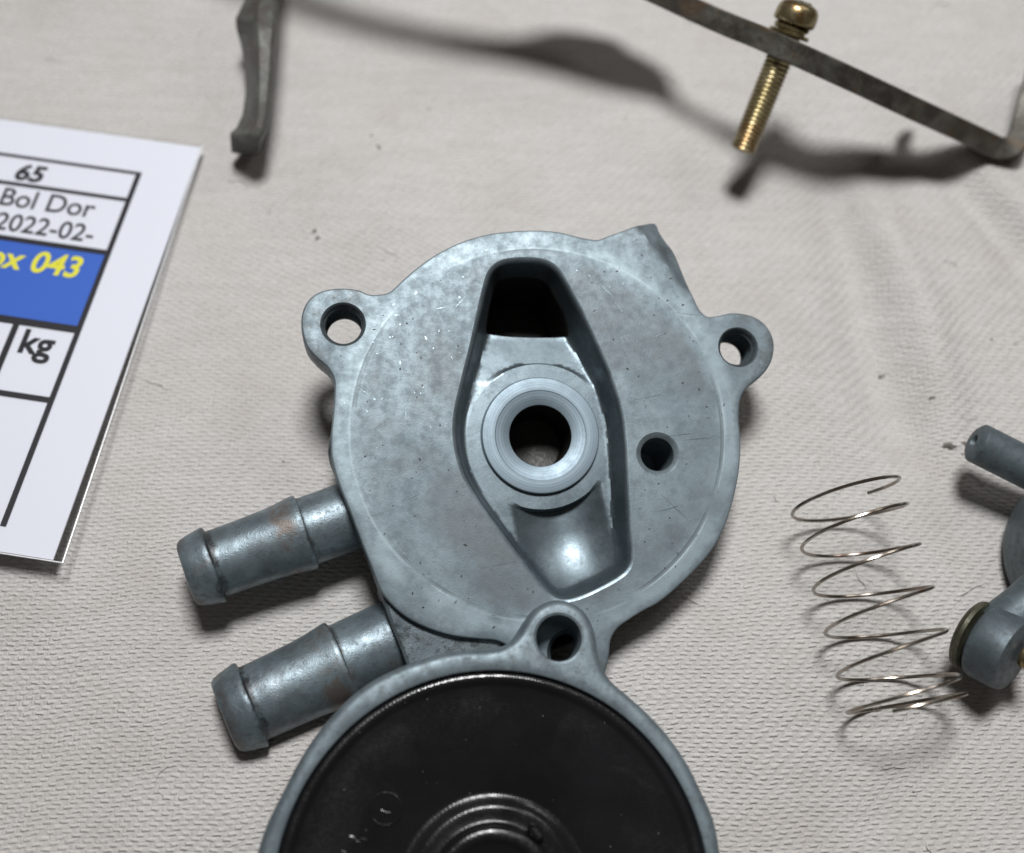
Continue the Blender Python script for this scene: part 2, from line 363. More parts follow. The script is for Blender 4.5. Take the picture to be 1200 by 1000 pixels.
sheet(b, face_out, [h1, h2, h3, h4, pk_rim], .055, lambda P: np.where((dist_to(face_out, P) < 1e-3), drop(P), face_z(P)),
      extra=[(ccw(circle(ring_c, rr, 150)), True) for rr in (1.92, 1.97, 2.02)] if False else [])
jag = .004*rng.standard_normal(len(outline))
def oz(d, z): return np.c_[offset(outline, d), z+drop(offset(outline, .020))*max(0, 1+z/.46)]
b.ring_loft([oz(.020, 0), oz(.008, -.003), oz(.001, -.011), oz(0, -.028), oz(-.012, -.18), oz(-.015, -.36), oz(0, -.46), oz(.03, -.50)])
b.build("face_plate", zinc_face, housing)
b2 = MB(); sheet(b2, offset(outline, .03), [circle(lug1, R1), circle(lug2, R1), circle(lugH, R1, 32), offset(pocket, -.02), circle(hole3, R3+.02)], .3, lambda P: np.full(len(P), -.50)); b2.build("flange_back", zinc_cast, housing)
mk = MB(); dk = MB()
def sliver(mb, c, a, ln, wd, z):
    d = np.array([math.cos(a), math.sin(a)]); n_ = np.array([-d[1], d[0]])
    P = [c-d*ln/2, c+n_*wd/2, c+d*ln/2, c-n_*wd/2]; mb.add([(*p, z) for p in P], [(0, 1, 2, 3)])
lo_, hi_ = face_out.min(0), face_out.max(0)
def ok_pt(c): X = np.array([c]); return inside(offset(outline, .12), X)[0] and not inside(offset(pocket, -.13), X)[0] and min(np.hypot(*(c-l)) for l in (lug1, lug2, lugH, hole3)) > .30 and drop(X)[0] > -.01
cnt = 0
while cnt < 210:
    c = rng.uniform(lo_, hi_)
    if not ok_pt(c): continue
    cnt += 1; k = rng.random()
    if k < .16: sliver(mk, c, rng.normal(.15, .7), .05+.5*rng.random()**3, rng.uniform(.004, .009), .0025)
    elif k < .62: r = rng.uniform(.006, .014); sliver(mk, c, rng.uniform(0, 3), r*2*rng.uniform(1, 2.2), r*1.6, .0025)
    else: r = rng.uniform(.006, .013); sliver(dk, c, rng.uniform(0, 3), r*2*rng.uniform(1, 2), r*1.7, .0025)
for (xa, ya), (xb, yb) in (((740, 469), (778, 462)), ((800, 516), (832, 513)), ((724, 392), (740, 430)), ((716, 350), (735, 372)), ((760, 398), (785, 388)), ((735, 385), (768, 430)), ((700, 330), (722, 352)), ((770, 600), (800, 592))):
    p, q_ = HF.px(xa, ya), HF.px(xb, yb); e_ = q_-p; sliver(mk, (p+q_)/2, math.atan2(e_[1], e_[0]), np.hypot(*e_), .011, .003)
tag(mk.build("bright_nicks", make_zinc("bare_zinc", base=1.25, metallic=.7, rough=(.25, .35)), housing, merge=0), kind="stuff")
tag(dk.build("dark_pits", shade_pit, housing, merge=0), kind="stuff")
# bolt holes with chamfered, threaded walls
for c, R, dp, nm in ((lug1, R1, .50, "bolt_hole"), (lug2, R1-.015, .50, "bolt_hole"), (lugH, R1, .5, "bolt_hole"), (hole3, R3, .9, "port_hole")):
    b = MB(); ch = chz if nm == "bolt_hole" else .06
    prof = [(R+ch, 0), (R+ch*.55, -.012), (R+.006, -.05 if nm == "bolt_hole" else -.035), (R, -.07)]
    k = int((dp-.07)/.035)
    for i in range(k):
        z = -.07-.035*(i+.5); prof += [(R-(.014 if nm == "bolt_hole" else 0), z), (R, z-.0175)]
    prof += [(R, -dp)]
    b.revolve(prof, (c[0], c[1], 0), n=48, cap1=(nm == "port_hole")); b.build(nm, zinc_cast if nm == "bolt_hole" else zinc_bright, housing, fixn=False)
# lower body below the flange
body_px = [(392, 470), (381, 522), (392, 556), (410, 600), (434, 662), (447, 700), (470, 730), (540, 760), (620, 770), (700, 745), (780, 690), (830, 630), (850, 560), (850, 470), (820, 390), (760, 320), (690, 290), (610, 285), (530, 300), (460, 360), (410, 420)]
body = ccw(spline(q(body_px, -.05), .12)); bb = MB()
inn = offset(body, .06); base_z = lambda P, lift=0.0: (.02+lift-HF.o[2]-np.asarray(P) @ HF.R[2, :2])/HF.R[2, 2]
bb.ring_loft([at_z(offset(body, .02), -.505), at_z(body, -.56), np.c_[inn, base_z(inn, .06)], np.c_[offset(body, .12), base_z(offset(body, .12))]]); 
sheet(bb, offset(body, .12), [], .4, base_z); bb.build("lower_body", zinc_cast, housing)
# low casting step that carries the lower nipple
step_px = [(444, 686), (449, 704), (453, 720), (461, 742), (470, 763), (478, 782), (500, 800), (560, 800), (612, 790), (612, 750), (560, 738), (510, 722), (474, 692), (456, 670)]
st = ccw(spline(q(step_px, -.2), .05)); bb = MB()
sheet(bb, offset(st, .04), [], .08, lambda P: -.085+.006*np.sin(P[:, 0]*9)*np.sin(P[:, 1]*8)-.0*P[:, 0])
bb.ring_loft([at_z(offset(st, .04), -.085), at_z(offset(st, .01), -.10), at_z(st, -.15), at_z(offset(st, -.03), -.9)])
bb.build("casting_step", zinc_cast, housing, label="dark rough casting step below the machined face")
# pocket: rolled rim, drafted wall, sloping floor, deep port at the top end, flat bored seat
bp = MB()
bp.ring_loft([at_z(offset(pocket, -.055), 0), at_z(offset(pocket, -.026), -.006), at_z(offset(pocket, -.008), -.021), at_z(offset(pocket, .003), -.055), at_z(offset(pocket, .012), -.09)])
pin = offset(pocket, .012)
RS, RF = .640, .800                             # seat ring and flat land radii
low = spline([HF.px(a, b_, -.48) for a, b_ in ((557, 376), (561, 384), (568, 390), (580, 393), (600, 395), (640, 396), (662, 395), (676, 391), (684, 382), (684, 374))], .03, False)
off = offset(pin, .055); yc = HF.px(620, 372, -.48)[1]; up_ = off[off[:, 1] > yc]
k = np.where(off[:, 1] > yc)[0]; g = np.where(np.diff(k) > 1)[0]
if len(g): up_ = off[np.r_[k[g[0]+1:], k[:g[0]+1]]]
lowk = low[inside(off, low) & (dist_to(off, low) > .02)]
if np.linalg.norm(up_[-1]-lowk[0]) > np.linalg.norm(up_[-1]-lowk[-1]): lowk = lowk[::-1]
portL = ccw(spline(list(up_[::3])+list(lowk[::2]), .03))
pi2 = offset(pin, .13)
portI = portL
top_y = HF.px(620, 395, -.45)[1]; bot = HF.px(690, 690, -.5)
def pocket_z(P):
    s = dist_to(pin, P); d = np.hypot(P[:, 0]-seat_c[0], P[:, 1]-seat_c[1])
    land = -.34
    y = P[:, 1]; up = np.clip((y-seat_c[1])/(top_y-seat_c[1]), 0, 1.2); dn = np.clip((seat_c[1]-y)/(seat_c[1]-bot[1]), 0, 1.1)
    e = (P-seat_c) @ np.array([.20, -.98]); cross = (P-seat_c) @ np.array([.98, .20])
    scoop = -.50+.20*np.clip((e-1.05)/.65, 0, 2.5)**2+.16*np.clip(np.abs(cross-.04)/.50, 0, 1)**2
    fl = np.where(y > seat_c[1], -.342-.15*np.clip((up-.50)/.5, 0, 1), scoop)
    k = np.clip((d-RF)/.03, 0, 1); k = k*k*(3-2*k)
    base = land*(1-k)+fl*k
    wall = -.09-s*4.2
    a, b_ = wall, base; kk = .12
    hmx = np.clip(.5+.5*(a-b_)/kk, 0, 1); return b_*(1-hmx)+a*hmx+kk*hmx*(1-hmx)
ex = [(ccw(circle(seat_c, rr, 90)), True) for rr in (RF-.015, RF, RF+.03)]
def clip_ex(L): return L[inside(offset(pin, .03), L) & ~(inside(portL, L) | (dist_to(portL, L) < .03))]
exl = []
for L, _ in ex:
    ok = inside(pin, L) & (dist_to(pin, L) > .035) & ~inside(portL, L) & (dist_to(portL, L) > .03)
    # keep contiguous runs
    n = len(L); idx = np.where(~ok)[0]; st0 = idx[0] if len(idx) else 0; run = []
    for j in range(n+1):
        jj = (st0+j) % n
        if j < n and ok[jj]: run.append(L[jj])
        else:
            if len(run) > 2: exl.append((np.array(run), False))
            run = []
exl.append((portL, True))
for d_ in (.02, .04, .075, .10): exl.append((offset(pin, d_), True))
bore_o = ccw(circle(seat_c, RS+.012, 72))
# inside of the pocket that is not the port
pl = portL[inside(pin, portL)]
dcut = dist_to(portL, pin); cut_in = inside(portL, pin)
sheet(bp, pin, [bore_o], .034, lambda P: pocket_z(P), extra=exl)
# open the port: drop faces whose centre lies in the port and wall it downwards
V = np.array(bp.v); keep = []
for f_ in bp.f:
    c = V[list(f_)].mean(0)
    keep.append(not (inside(portL, c[None, :2])[0]))
bp.f = [f_ for f_, k in zip(bp.f, keep) if k]
bp.build("pocket", zinc_pocket, housing, angle=50)
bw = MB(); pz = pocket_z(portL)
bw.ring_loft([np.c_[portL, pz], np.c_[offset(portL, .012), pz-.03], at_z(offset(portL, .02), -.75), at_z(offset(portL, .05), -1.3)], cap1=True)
bw.build("port_cavity", shade_pit, housing, angle=60)
# raised valve seat ring with its bore
bs = MB()
RB = .34
bs.revolve([(RS+.012, -.338), (RS+.002, -.342), (RS, -.335), (RS-.003, -.290), (RS-.010, -.284), (RS-.020, -.282), (.500, -.285), (.492, -.290), (.485, -.291), (.44, -.296), (RB+.012, -.318), (RB+.002, -.322), (RB, -.335)], (seat_c[0], seat_c[1], 0), n=96)
seat = bs.build("valve_seat", zinc_seat, housing, angle=25)
bs = MB(); bs.revolve([(RB, -.32), (RB-.005, -.90), (RB-.03, -1.02), (.12, -1.08), (.001, -1.09)], (seat_c[0], seat_c[1], 0), n=64); bs.build("seat_bore", shade_pit, housing)
# hose nipples
def nipple(p0, p1, z0, z1, r0, name):
    A = np.array([*HF.px(*p0, z0), z0]); B = np.array([*HF.px(*p1, z1), z1]); L = np.linalg.norm(B-A); ax = (B-A)/L
    nb = MB()
    prof = [(.20, .55), (.205, .02), (.22, -.004), (.31, .0), (.345, .012), (.372, .05), (.395, .13), (.415, .23), (.424, .275), (.418, .295), (.402, .305), (.372, .313), (.366, .33),
            (.368, .40), (.374, .65), (.384, .90), (.396, 1.04), (.412, 1.16), (.422, 1.23), (.424, 1.265), (.418, 1.285), (.385, 1.297), (.379, 1.32), (.382, 1.6), (.388, L)]
    prof = [(r*r0, z) for r, z in prof]
    nb.revolve(prof, A, ax, n=72)
    V = np.array(nb.v); nb.v = [tuple(p) for p in V+.004*np.sin(V*[7.1, 9.3, 8.2]+[1, 2, 3])[:, [1, 2, 0]]]
    k_ = r0
    mt = make_zinc("zinc_hose_stub", False, 1.15, .30, .35, metallic=.6, relief=.45, rough=(.36, .5), bands=(A, ax, [(.0, .16, .6, (.10, .07, .055), .42), (.33, .06, .95, (.035, .033, .032), .36), (.62, .45, .6, (.13, .135, .14), .46), (1.10, .16, .75, (.17, .115, .085), .44), (1.30, .04, .8, (.06, .058, .055), .40), (.45, .25, .4, (.40, .43, .45), .52)]))
    o = nb.build(name, mt, housing, angle=32); return A, B, ax
nipple((219, 673), (425, 599), -.50, -.60, .97, "hose_nipple")
nipple((263, 840), (505, 728), -.46, -.68, 1.08, "hose_nipple")

# ------------------------------------------------------------------ diaphragm cover
CR = RW @ frame_from_down(-100, 400).T
ccp = HF.o + HF.R @ np.array([*HF.px(655, 775), 0.0])
CF = Frame(ccp, CR)
cover = thing("diaphragm_cover", "grey metal ring cover holding a glossy black rubber diaphragm, lying over the housing edge", "valve cover", CF)
CT = .52
cpx = lambda a, b_, h=CT: CF.px(a, b_, h)
in_pts = np.array([cpx(*p) for p in ((327, 997), (349, 935), (392, 873), (439, 833), (491, 799), (538, 786), (590, 784), (653, 798), (699, 823), (746, 859), (783, 898), (808, 935), (823, 975))])
Am = np.c_[2*in_pts, np.ones(len(in_pts))]; sol = np.linalg.lstsq(Am, (in_pts**2).sum(1), rcond=None)[0]
cc = sol[:2]; RI = math.sqrt(sol[2]+cc @ cc)
out_l = [(301, 997), (312, 965), (330, 929), (350, 891), (374, 855), (397, 829), (420, 808), (447, 791), (476, 778), (500, 770), (522, 764), (545, 761), (569, 760), (588, 757), (603, 747), (616, 727), (630, 710), (650, 702), (668, 704),
         (687, 717), (698, 739), (702, 762), (707, 780), (716, 796), (740, 817), (761, 836), (783, 860), (805, 891), (823, 926), (839, 963), (846, 1000)]
op = [cpx(*p) for p in out_l]
ang = [math.atan2(*(p-cc)[::-1]) for p in op]; rO = np.mean([np.linalg.norm(op[0]-cc), np.linalg.norm(op[-1]-cc)])
a0 = ang[-1]; a1 = ang[0]-2*math.pi if ang[0] > a0 else ang[0]
rs, re = np.linalg.norm(op[-1]-cc), np.linalg.norm(op[0]-cc)
nb_ = 46
for k in range(1, nb_):
    t_ = k/nb_; a = a0+(a1-a0)*t_; op.append(cc+(rs+(re-rs)*t_)*np.array([math.cos(a), math.sin(a)]))
cout = ccw(spline(op, .06))
print("cover", cc, RI, rO)
lugC = cpx(655, 748); RL = .215
b = MB(); ci = ccw(circle(cc, RI+.02, 160)); ch_ = ccw(circle(lugC, RL+.035, 48))
sheet(b, offset(cout, .085), [ci, ch_], .09, lambda P: np.full(len(P), CT))
b.ring_loft([at_z(offset(cout, .085), CT), at_z(offset(cout, .055), CT-.006), at_z(offset(cout, .028), CT-.024), at_z(offset(cout, .008), CT-.06), at_z(cout, CT-.11), at_z(offset(cout, -.01), CT-.3), at_z(offset(cout, .01), .05), at_z(offset(cout, .05), .012)])
b.ring_loft([at_z(ccw(circle(cc, RI+.02, 160)), CT), at_z(ccw(circle(cc, RI+.006, 160)), CT-.008), at_z(ccw(circle(cc, RI, 160)), CT-.03), at_z(ccw(circle(cc, RI, 160)), CT-.14)])
b.build("ring_rim", zinc_bright, cover)
b = MB(); b.revolve([(RL+.035, CT), (RL+.012, CT-.008), (RL, CT-.035), (RL-.004, .03)], (*lugC, 0), n=56); b.build("bolt_hole", zinc_bright, cover)
b = MB(); sheet(b, offset(cout, .05), [ccw(circle(lugC, RL, 40))], .4, lambda P: np.full(len(P), .012)); b.build("cover_back", zinc_cast, cover)
# rubber
t = NT("black_rubber"); x, y, z = t.sep()[:3]
gx = t.math('SINE', t.math('MULTIPLY', t.math('ADD', t.math('MULTIPLY', x, .82), t.math('MULTIPLY', y, .57)), 2*math.pi/.042)); gy = t.math('SINE', t.math('MULTIPLY', t.math('SUBTRACT', t.math('MULTIPLY', y, .82), t.math('MULTIPLY', x, .57)), 2*math.pi/.042))
gn = t.noise(30, 3); lowN = t.noise(1.2, 3)
h = t.math('ADD', t.math('MULTIPLY', t.math('MULTIPLY', gx, gy), .35), t.math('MULTIPLY', gn, .45))
dust = t.math('MULTIPLY', t.ramp(t.voro(9), .03, .06, 1, 0), t.ramp(t.noise(5, 2), .46, .56))
a = t.mix(t.ramp(lowN, .35, .7), C(.0065, .0067, .0075), C(.010, .0102, .0115)); a = t.mix(t.math('MULTIPLY', dust, .7), a, C(.3, .3, .3))
t.bump(h, .14, .008); t.set(Base_Color=a, Roughness=t.math('ADD', t.ramp(gn, .3, .7, .14, .22), t.ramp(t.noise(1.6, 5, .65, .8, t.map(loc=(3, 1, 0))), .40, .66, 0, .12)), Specular_IOR_Level=.5); rubber = t.m
b = MB(); zd = CT-.05
prof = [(RI-.0, zd-.02), (RI-.03, zd+.004), (RI-.07, zd+.008), (RI-.10, zd-.002), (RI-.125, zd-.035), (RI-.15, zd-.045), (RI-.25, zd-.052), (RI-.30, zd-.062), (RI-1.1, zd-.078),
        (.90, zd-.08), (.86, zd-.076), (.82, zd-.058), (.79, zd-.030), (.765, zd-.012), (.74, zd-.008), (.70, zd-.012), (.64, zd-.016), (.61, zd-.008), (.595, zd+.03), (.575, zd+.062), (.55, zd+.075), (.49, zd+.076), (.465, zd+.068), (.45, zd+.05), (.435, zd+.035), (.2, zd+.03), (.001, zd+.03)]
pr = np.array(prof); 
b.revolve([(r, z) for r, z in prof], (*cc, 0), n=160)
dia = b.build("diaphragm", rubber, cover, angle=60)
# moulded marks on the rubber: a small ring with a cross-like mark, characters beside it, a nib on the centre boss
mk = MB(); zc0 = zd-.074
c1 = CF.px(452, 948, zc0)
mk.revolve([(.158, -.004), (.154, .010), (.145, .014), (.136, .010), (.132, -.004)], (*c1, zc0), n=40)
mk.build("moulded_ring", rubber, dia)
mk = MB()
mk.tube([(c1[0]-.01, c1[1]+.045, zc0+.002), (c1[0]+.012, c1[1]+.035, zc0+.010), (c1[0]+.03, c1[1]-.02, zc0+.002)], .008, 6)
mk.tube([(c1[0]-.04, c1[1]-.01, zc0+.002), (c1[0], c1[1]-.03, zc0+.008), (c1[0]+.05, c1[1]-.035, zc0+.002)], .008, 6)
for pts in (((410, 980), (414, 981), (419, 986), (421, 987)), ((423, 984), (427, 983), (431, 987), (428, 993)), ((401, 997), (405, 1000), (409, 1006))):
    L = [(*CF.px(a_, b_, zc0), zc0+.004) for a_, b_ in pts]; mk.tube(spline(L, .02, False), .011, 6)
mk.build("moulded_mark", rubber, dia)
nb = MB(); c2 = CF.px(627, 976, zd); nb.tube([(c2[0]-.05, c2[1]+.06, zd), (c2[0]-.02, c2[1]+.03, zd+.035), (c2[0]+.03, c2[1]-.03, zd+.04), (c2[0]+.05, c2[1]-.08, zd)], [.03, .055, .055, .03], 12); nb.build("moulded_nib", rubber, dia)

# ------------------------------------------------------------------ laminated label
def rotm(a, b_, c):
    return np.array(Matrix.Rotation(c, 3, 'Z') @ Matrix.Rotation(b_, 3, 'Y') @ Matrix.Rotation(a, 3, 'X'))
LF = Frame((-4.030, 3.850, .120), rotm(-.044, -.006, -.153))
card = thing("laminated_label", "white laminated paper label with black table lines, blue band and yellow lettering", "label", LF)
t = NT("white_paper"); n = t.noise(30, 4); t.set(Base_Color=t.mix(n, C(.80, .83, .92), C(.83, .855, .94)), Roughness=.35); t.bump(n, .1, .004); paper = t.m
def ink(name, c):
    t = NT(name); n = t.noise(40, 3); t.set(Base_Color=t.mix(t.math('MULTIPLY', n, .5), C(*c), C(*[min(1, v*1.35+.01) for v in c])), Roughness=.4); return t.m
black = ink("black_ink", (.022, .022, .028)); blue = ink("blue_ink", (.045, .135, .55)); yellow = ink("yellow_ink", (.78, .74, .06)); grey_ink = ink("dark_ink", (.05, .05, .06))
CW, CH = 8.2, 5.704
def bend(x, y): return .0
def slab(mb, x0, x1, y0, y1, z0, z1):
    mb.add([(x0, y0, z0), (x1, y0, z0), (x1, y1, z0), (x0, y1, z0), (x0, y0, z1), (x1, y0, z1), (x1, y1, z1), (x0, y1, z1)], [(3, 2, 1, 0), (4, 5, 6, 7), (0, 1, 5, 4), (1, 2, 6, 5), (2, 3, 7, 6), (3, 0, 4, 7)])
b = MB(); slab(b, -CW, 0, -CH, 0, -.02, 0); b.build("paper", paper, card)
b = MB()
fm = bpy.data.materials.new("clear_film"); fm.use_nodes = True; nt = fm.node_tree; nt.nodes.clear()
o_ = nt.nodes.new("ShaderNodeOutputMaterial"); mx = nt.nodes.new("ShaderNodeMixShader"); tr = nt.nodes.new("ShaderNodeBsdfTransparent"); gl = nt.nodes.new("ShaderNodeBsdfGlossy"); fr = nt.nodes.new("ShaderNodeFresnel")
nz = nt.nodes.new("ShaderNodeTexNoise"); nz.inputs["Scale"].default_value = 900; bpn = nt.nodes.new("ShaderNodeBump"); bpn.inputs["Strength"].default_value = .05; bpn.inputs["Distance"].default_value = .0001
nt.links.new(nz.outputs[0], bpn.inputs["Height"]); nt.links.new(bpn.outputs[0], gl.inputs["Normal"])
tr.inputs[0].default_value = (.975, .975, .975, 1); gl.inputs["Roughness"].default_value = .15; fr.inputs[0].default_value = 1.4
mx.inputs[0].default_value = .045; nt.links.new(tr.outputs[0], mx.inputs[1]); nt.links.new(gl.outputs[0], mx.inputs[2]); nt.links.new(mx.outputs[0], o_.inputs[0])
b.add([(-CW-.1, .03, .022), (.02, .03, .022), (.12, -CH-.02, .022), (-CW-.1, -CH-.02, .022), (-CW-.1, .03, .016), (.02, .03, .016), (.12, -CH-.02, .016), (-CW-.1, -CH-.02, .016)],
      [(0, 1, 2, 3), (7, 6, 5, 4), (0, 4, 5, 1), (1, 5, 6, 2), (2, 6, 7, 3), (3, 7, 4, 0)])
b.build("laminate_film", fm, card, angle=20)
b = MB(); b.tube([(.02, .03, .019), (.07, -CH*.5, .019), (.12, -CH-.02, .019)], .008, 6); b.tube([(.12, -CH-.02, .019), (-2, -CH-.025, .019), (-CW, -CH-.02, .019)], .008, 6)
b.build("film_edge", make_simple("film_edge_white", (.75, .76, .78), (.85, .86, .88), 0, .2), card)
bx, v0, v1, v2, v3, v4 = -.650, -.552, -.980, -1.797, -2.915, -3.869
lw = .045
b = MB()
for i, (v, wd) in enumerate(((v0, .045), (v1, .055), (v2, .075), (v3, .10), (v4, .075))):
    slab(b, -CW+.3, bx+.03, v-wd/2, v+wd/2, .003, .006)
vb = -CH+.28
for x_, ya, yb, wd in ((bx, v0, vb, .066), (bx-.74, v3, v4, .075)):
    slab(b, x_-wd/2, x_+wd/2, yb, ya, .008, .010)
b.build("table_lines", black, card)
b = MB(); slab(b, -CW+.3, bx, v3, v2, .001, .002); b.build("blue_band", blue, card)
def text(body_, x, y, size, mat, shear=0., bold=0., align='LEFT', sx=1.0):
    cu = bpy.data.curves.new("printed_text", 'FONT'); cu.body = body_; cu.size = size*S; cu.shear = shear; cu.offset = bold*S; cu.align_x = align; cu.resolution_u = 6
    ob = bpy.data.objects.new("tmp", cu); col.objects.link(ob); dg = bpy.context.evaluated_depsgraph_get()
    me = bpy.data.meshes.new_from_object(ob.evaluated_get(dg)); bpy.data.objects.remove(ob)
    for v in me.vertices: v.co.x *= sx
    me.materials.clear(); me.materials.append(mat)
    o = bpy.data.objects.new("printed_text", me); col.objects.link(o); o.parent = card; o.location = (x*S, y*S, .006*S); return o
text("65", -2.19, -.903, .345, black, .14, .012, 'LEFT', 1.08)
text("900 Bol Dor", -1.02, -1.32, .385, grey_ink, 0, .004, 'RIGHT', .96)
text("2022-02-", -.90, -1.682, .365, grey_ink, 0, .004, 'RIGHT', .95)
text("Box 043", -.90, -2.213, .425, yellow, .10, .010, 'RIGHT', .98)
text("kg", -1.27, -3.315, .445, black, 0, .012, 'LEFT', 1.0)

# ------------------------------------------------------------------ coil spring
def spring():
    ca = at(989, 577, .84); cb = at(1063, 828, .61)
    ax = cb-ca; L = np.linalg.norm(ax); ax /= L; up = np.array([0, 0, 1.]); up -= ax*(up @ ax); up /= np.linalg.norm(up); sd = np.cross(ax, up)
    if sd[0] > 0: sd = -sd                       # points to the left in the picture
    fr = Frame((*((ca+cb)/2)[:2], 0), np.eye(3))
    o = thing("coil_spring", "thin steel coil spring lying on the cloth beside the housing", "spring", fr)
    # turn counter: closed end coil, four open coils, closed end coil
    T = np.linspace(-.62, 5.85, 420); kn = [(-.7, -.02), (-.1, .03), (.25, .07), (1.0, .205), (2, .405), (3, .605), (4, .80), (4.6, .93), (5.0, .975), (5.9, 1.01)]
    s_ = np.interp(T, [k[0] for k in kn], [k[1] for k in kn]); ks = np.ones(25)/25; pad = np.pad(s_, 12, mode='edge'); s_ = np.convolve(pad, ks, 'valid')
    R = .585; P = []
    for t_, s1 in zip(T, s_):
        a = 2*math.pi*t_
        P.append(ca+ax*(s1*L)+R*(sd*math.cos(a)-up*math.sin(a))-np.array([fr.o[0], fr.o[1], 0]))
    mb = MB(); mb.tube(P, .0195, 8)
    mb.build("wire", make_simple("spring_steel", (.26, .22, .18), (.40, .37, .33), .95, .22, 3, .05, (.20, .12, .08)), o)
spring()

# ------------------------------------------------------------------ bent bracket strip, standing on edge, with its screw
dark_steel = make_simple("dark_steel", (.055, .05, .042), (.12, .115, .10), .6, .45, 3, .35, (.10, .07, .045))
gold = make_simple("gold_plating", (.19, .155, .075), (.33, .28, .165), .88, .28, 3, .08, (.20, .12, .05))
def bracket():
    ctl = [(1176, 176, .31, .28), (1120, 150, .80, .42), (1068, 126, 1.22, .50), (1000, 94, 1.55, .52), (930, 62, 1.80, .55), (890, 44, 1.74, .26), (850, 28, 1.66, .07), (805, 8, 1.62, .07), (775, -6, 1.62, .60), (740, -22, 1.75, .95), (660, -58, 1.92, .85), (600, -82, 2.05, .42), (520, -112, 2.25, .30), (400, -158, 2.5, .30), (300, -200, 2.6, .30), (180, -240, 2.6, .30)]
    fr = Frame(at(930, 62, 1.80), np.eye(3))
    o = thing("bracket_strip", "long dark steel bracket strip standing on edge with a gold screw through it", "bracket", fr)
    Q = spline([[*at(a_, b_, z), w_] for a_, b_, z, w_ in ctl], .05, False); P = Q[:, :3]; Tn = np.gradient(P, axis=0); Tn /= np.linalg.norm(Tn, axis=1)[:, None]
    rings = []; th = .135
    for p, tg, w_ in zip(P, Tn, Q[:, 3]):
        v = p-CAM; v /= np.linalg.norm(v); v -= tg*(v @ tg); v /= np.linalg.norm(v); n_ = np.cross(tg, v); b_ = .02; p = p-fr.o
        rings.append([p+n_*(th-b_), p+n_*th+v*b_, p+n_*th+v*w_, p-n_*th+v*w_, p-n_*th+v*b_, p-n_*(th-b_)])
    mb = MB(); mb.ring_loft(rings, True, True, True); mb.build("strip", dark_steel, o, angle=30)
    # little foot below the strip near its right end
    p = at(1070, 130, 1.2)-fr.o; k = int(np.argmin(np.linalg.norm(P-fr.o-p, axis=1))); tg = Tn[k]; v = P[k]-CAM; v /= np.linalg.norm(v); n_ = np.cross(tg, v); n_ /= np.linalg.norm(n_); p = P[k]-fr.o+v*.3
    mb = MB(); mb.ring_loft([[p+tg*a_*.10*f_+n_*b_*.09+v*d_ for a_, b_ in ((-1, -1), (1, -1), (1, 1), (-1, 1))] for d_, f_ in ((0, 1.6), (.12, 1.1), (.75, 1), (.8, .8))], True, True, True); mb.build("foot", dark_steel, o, angle=30)
    k = int(np.argmin(np.linalg.norm(P-at(912, 55, 1.75), axis=1))); Ld = -Tn[k]; W = CAM-P[k]; W /= np.linalg.norm(W); W -= Ld*(W @ Ld); W /= np.linalg.norm(W); N = np.cross(Ld, W)
    if N[1] > 0: N = -N
    p0 = P[k]; hs = 0.0
    # bent-up flange at the right-hand end
    mb = MB(); C_ = [at(1150, 165, .40), at(1172, 174, .36), at(1190, 168, .42), at(1202, 135, .62), at(1214, 90, .85), at(1226, 40, 1.05)]
    Q = spline(C_, .05, False); Tn = np.gradient(Q, axis=0); Tn /= np.linalg.norm(Tn, axis=1)[:, None]; rings = []
    for p, tg in zip(Q, Tn):
        v = p-CAM; v /= np.linalg.norm(v); v -= tg*(v @ tg); v /= np.linalg.norm(v); n_ = np.cross(tg, v); p = p-fr.o
        rings.append([p+n_*.12, p+n_*.14+v*.02, p+n_*.14+v*.38, p-n_*.14+v*.38, p-n_*.14+v*.02, p-n_*.12])
    mb.ring_loft(rings, True, True, True); mb.build("bent_flange", dark_steel, o, angle=30)
    # screw through the hole, head on the far side
    top_ = at(940, 2, 2.0); tip = at(870, 177, .70); ax = (tip-top_)/np.linalg.norm(tip-top_); sc = top_+(tip-top_)*.295; SL = float(np.linalg.norm(tip-sc)); print('screw', SL, np.linalg.norm(tip-top_))
    R2 = np.stack([np.cross([0, 0, 1.], ax)/np.linalg.norm(np.cross([0, 0, 1.], ax)), np.cross(ax, np.cross([0, 0, 1.], ax)/np.linalg.norm(np.cross([0, 0, 1.], ax))), ax], 1)
    sf = Frame(sc, R2)
    so = thing("machine_screw", "gold plated pan head screw with spring washer pushed through the dark bracket", "screw", sf)
    mb = MB(); r = .165; prof = [(.001, SL), (r*.7, SL), (r*.88, SL-.02)]
    z = SL-.04
    while z > .14:
        prof += [(r, z), (r*.9, z-.026)]; z -= .052
    prof += [(r*.9, .1), (r*.9, -.25)]
    mb.revolve(prof, n=32); mb.build("threaded_shank", gold, so, angle=20)
    z0 = -.13
    mb = MB(); mb.revolve([(.13, z0-.002), (.235, z0-.004), (.248, z0-.016), (.248, z0-.042), (.235, z0-.054), (.13, z0-.054)], n=48); mb.build("flat_washer", gold, so, angle=30)
    mb = MB(); P = [(.178*math.cos(a), .178*math.sin(a), z0-.078-.04*a/6.1) for a in np.linspace(.5, 6.6, 60)]; mb.tube(P, .04, 8); mb.build("spring_washer", gold, so)
    mb = MB(); hz = z0-.14
    mb.revolve([(.12, hz), (.225, hz), (.25, hz-.015), (.258, hz-.05), (.255, hz-.13), (.242, hz-.185), (.21, hz-.23), (.15, hz-.258), (.07, hz-.27), (.001, hz-.272)], n=48); hd = mb.build("pan_head", gold, so, angle=50)
    mb = MB()
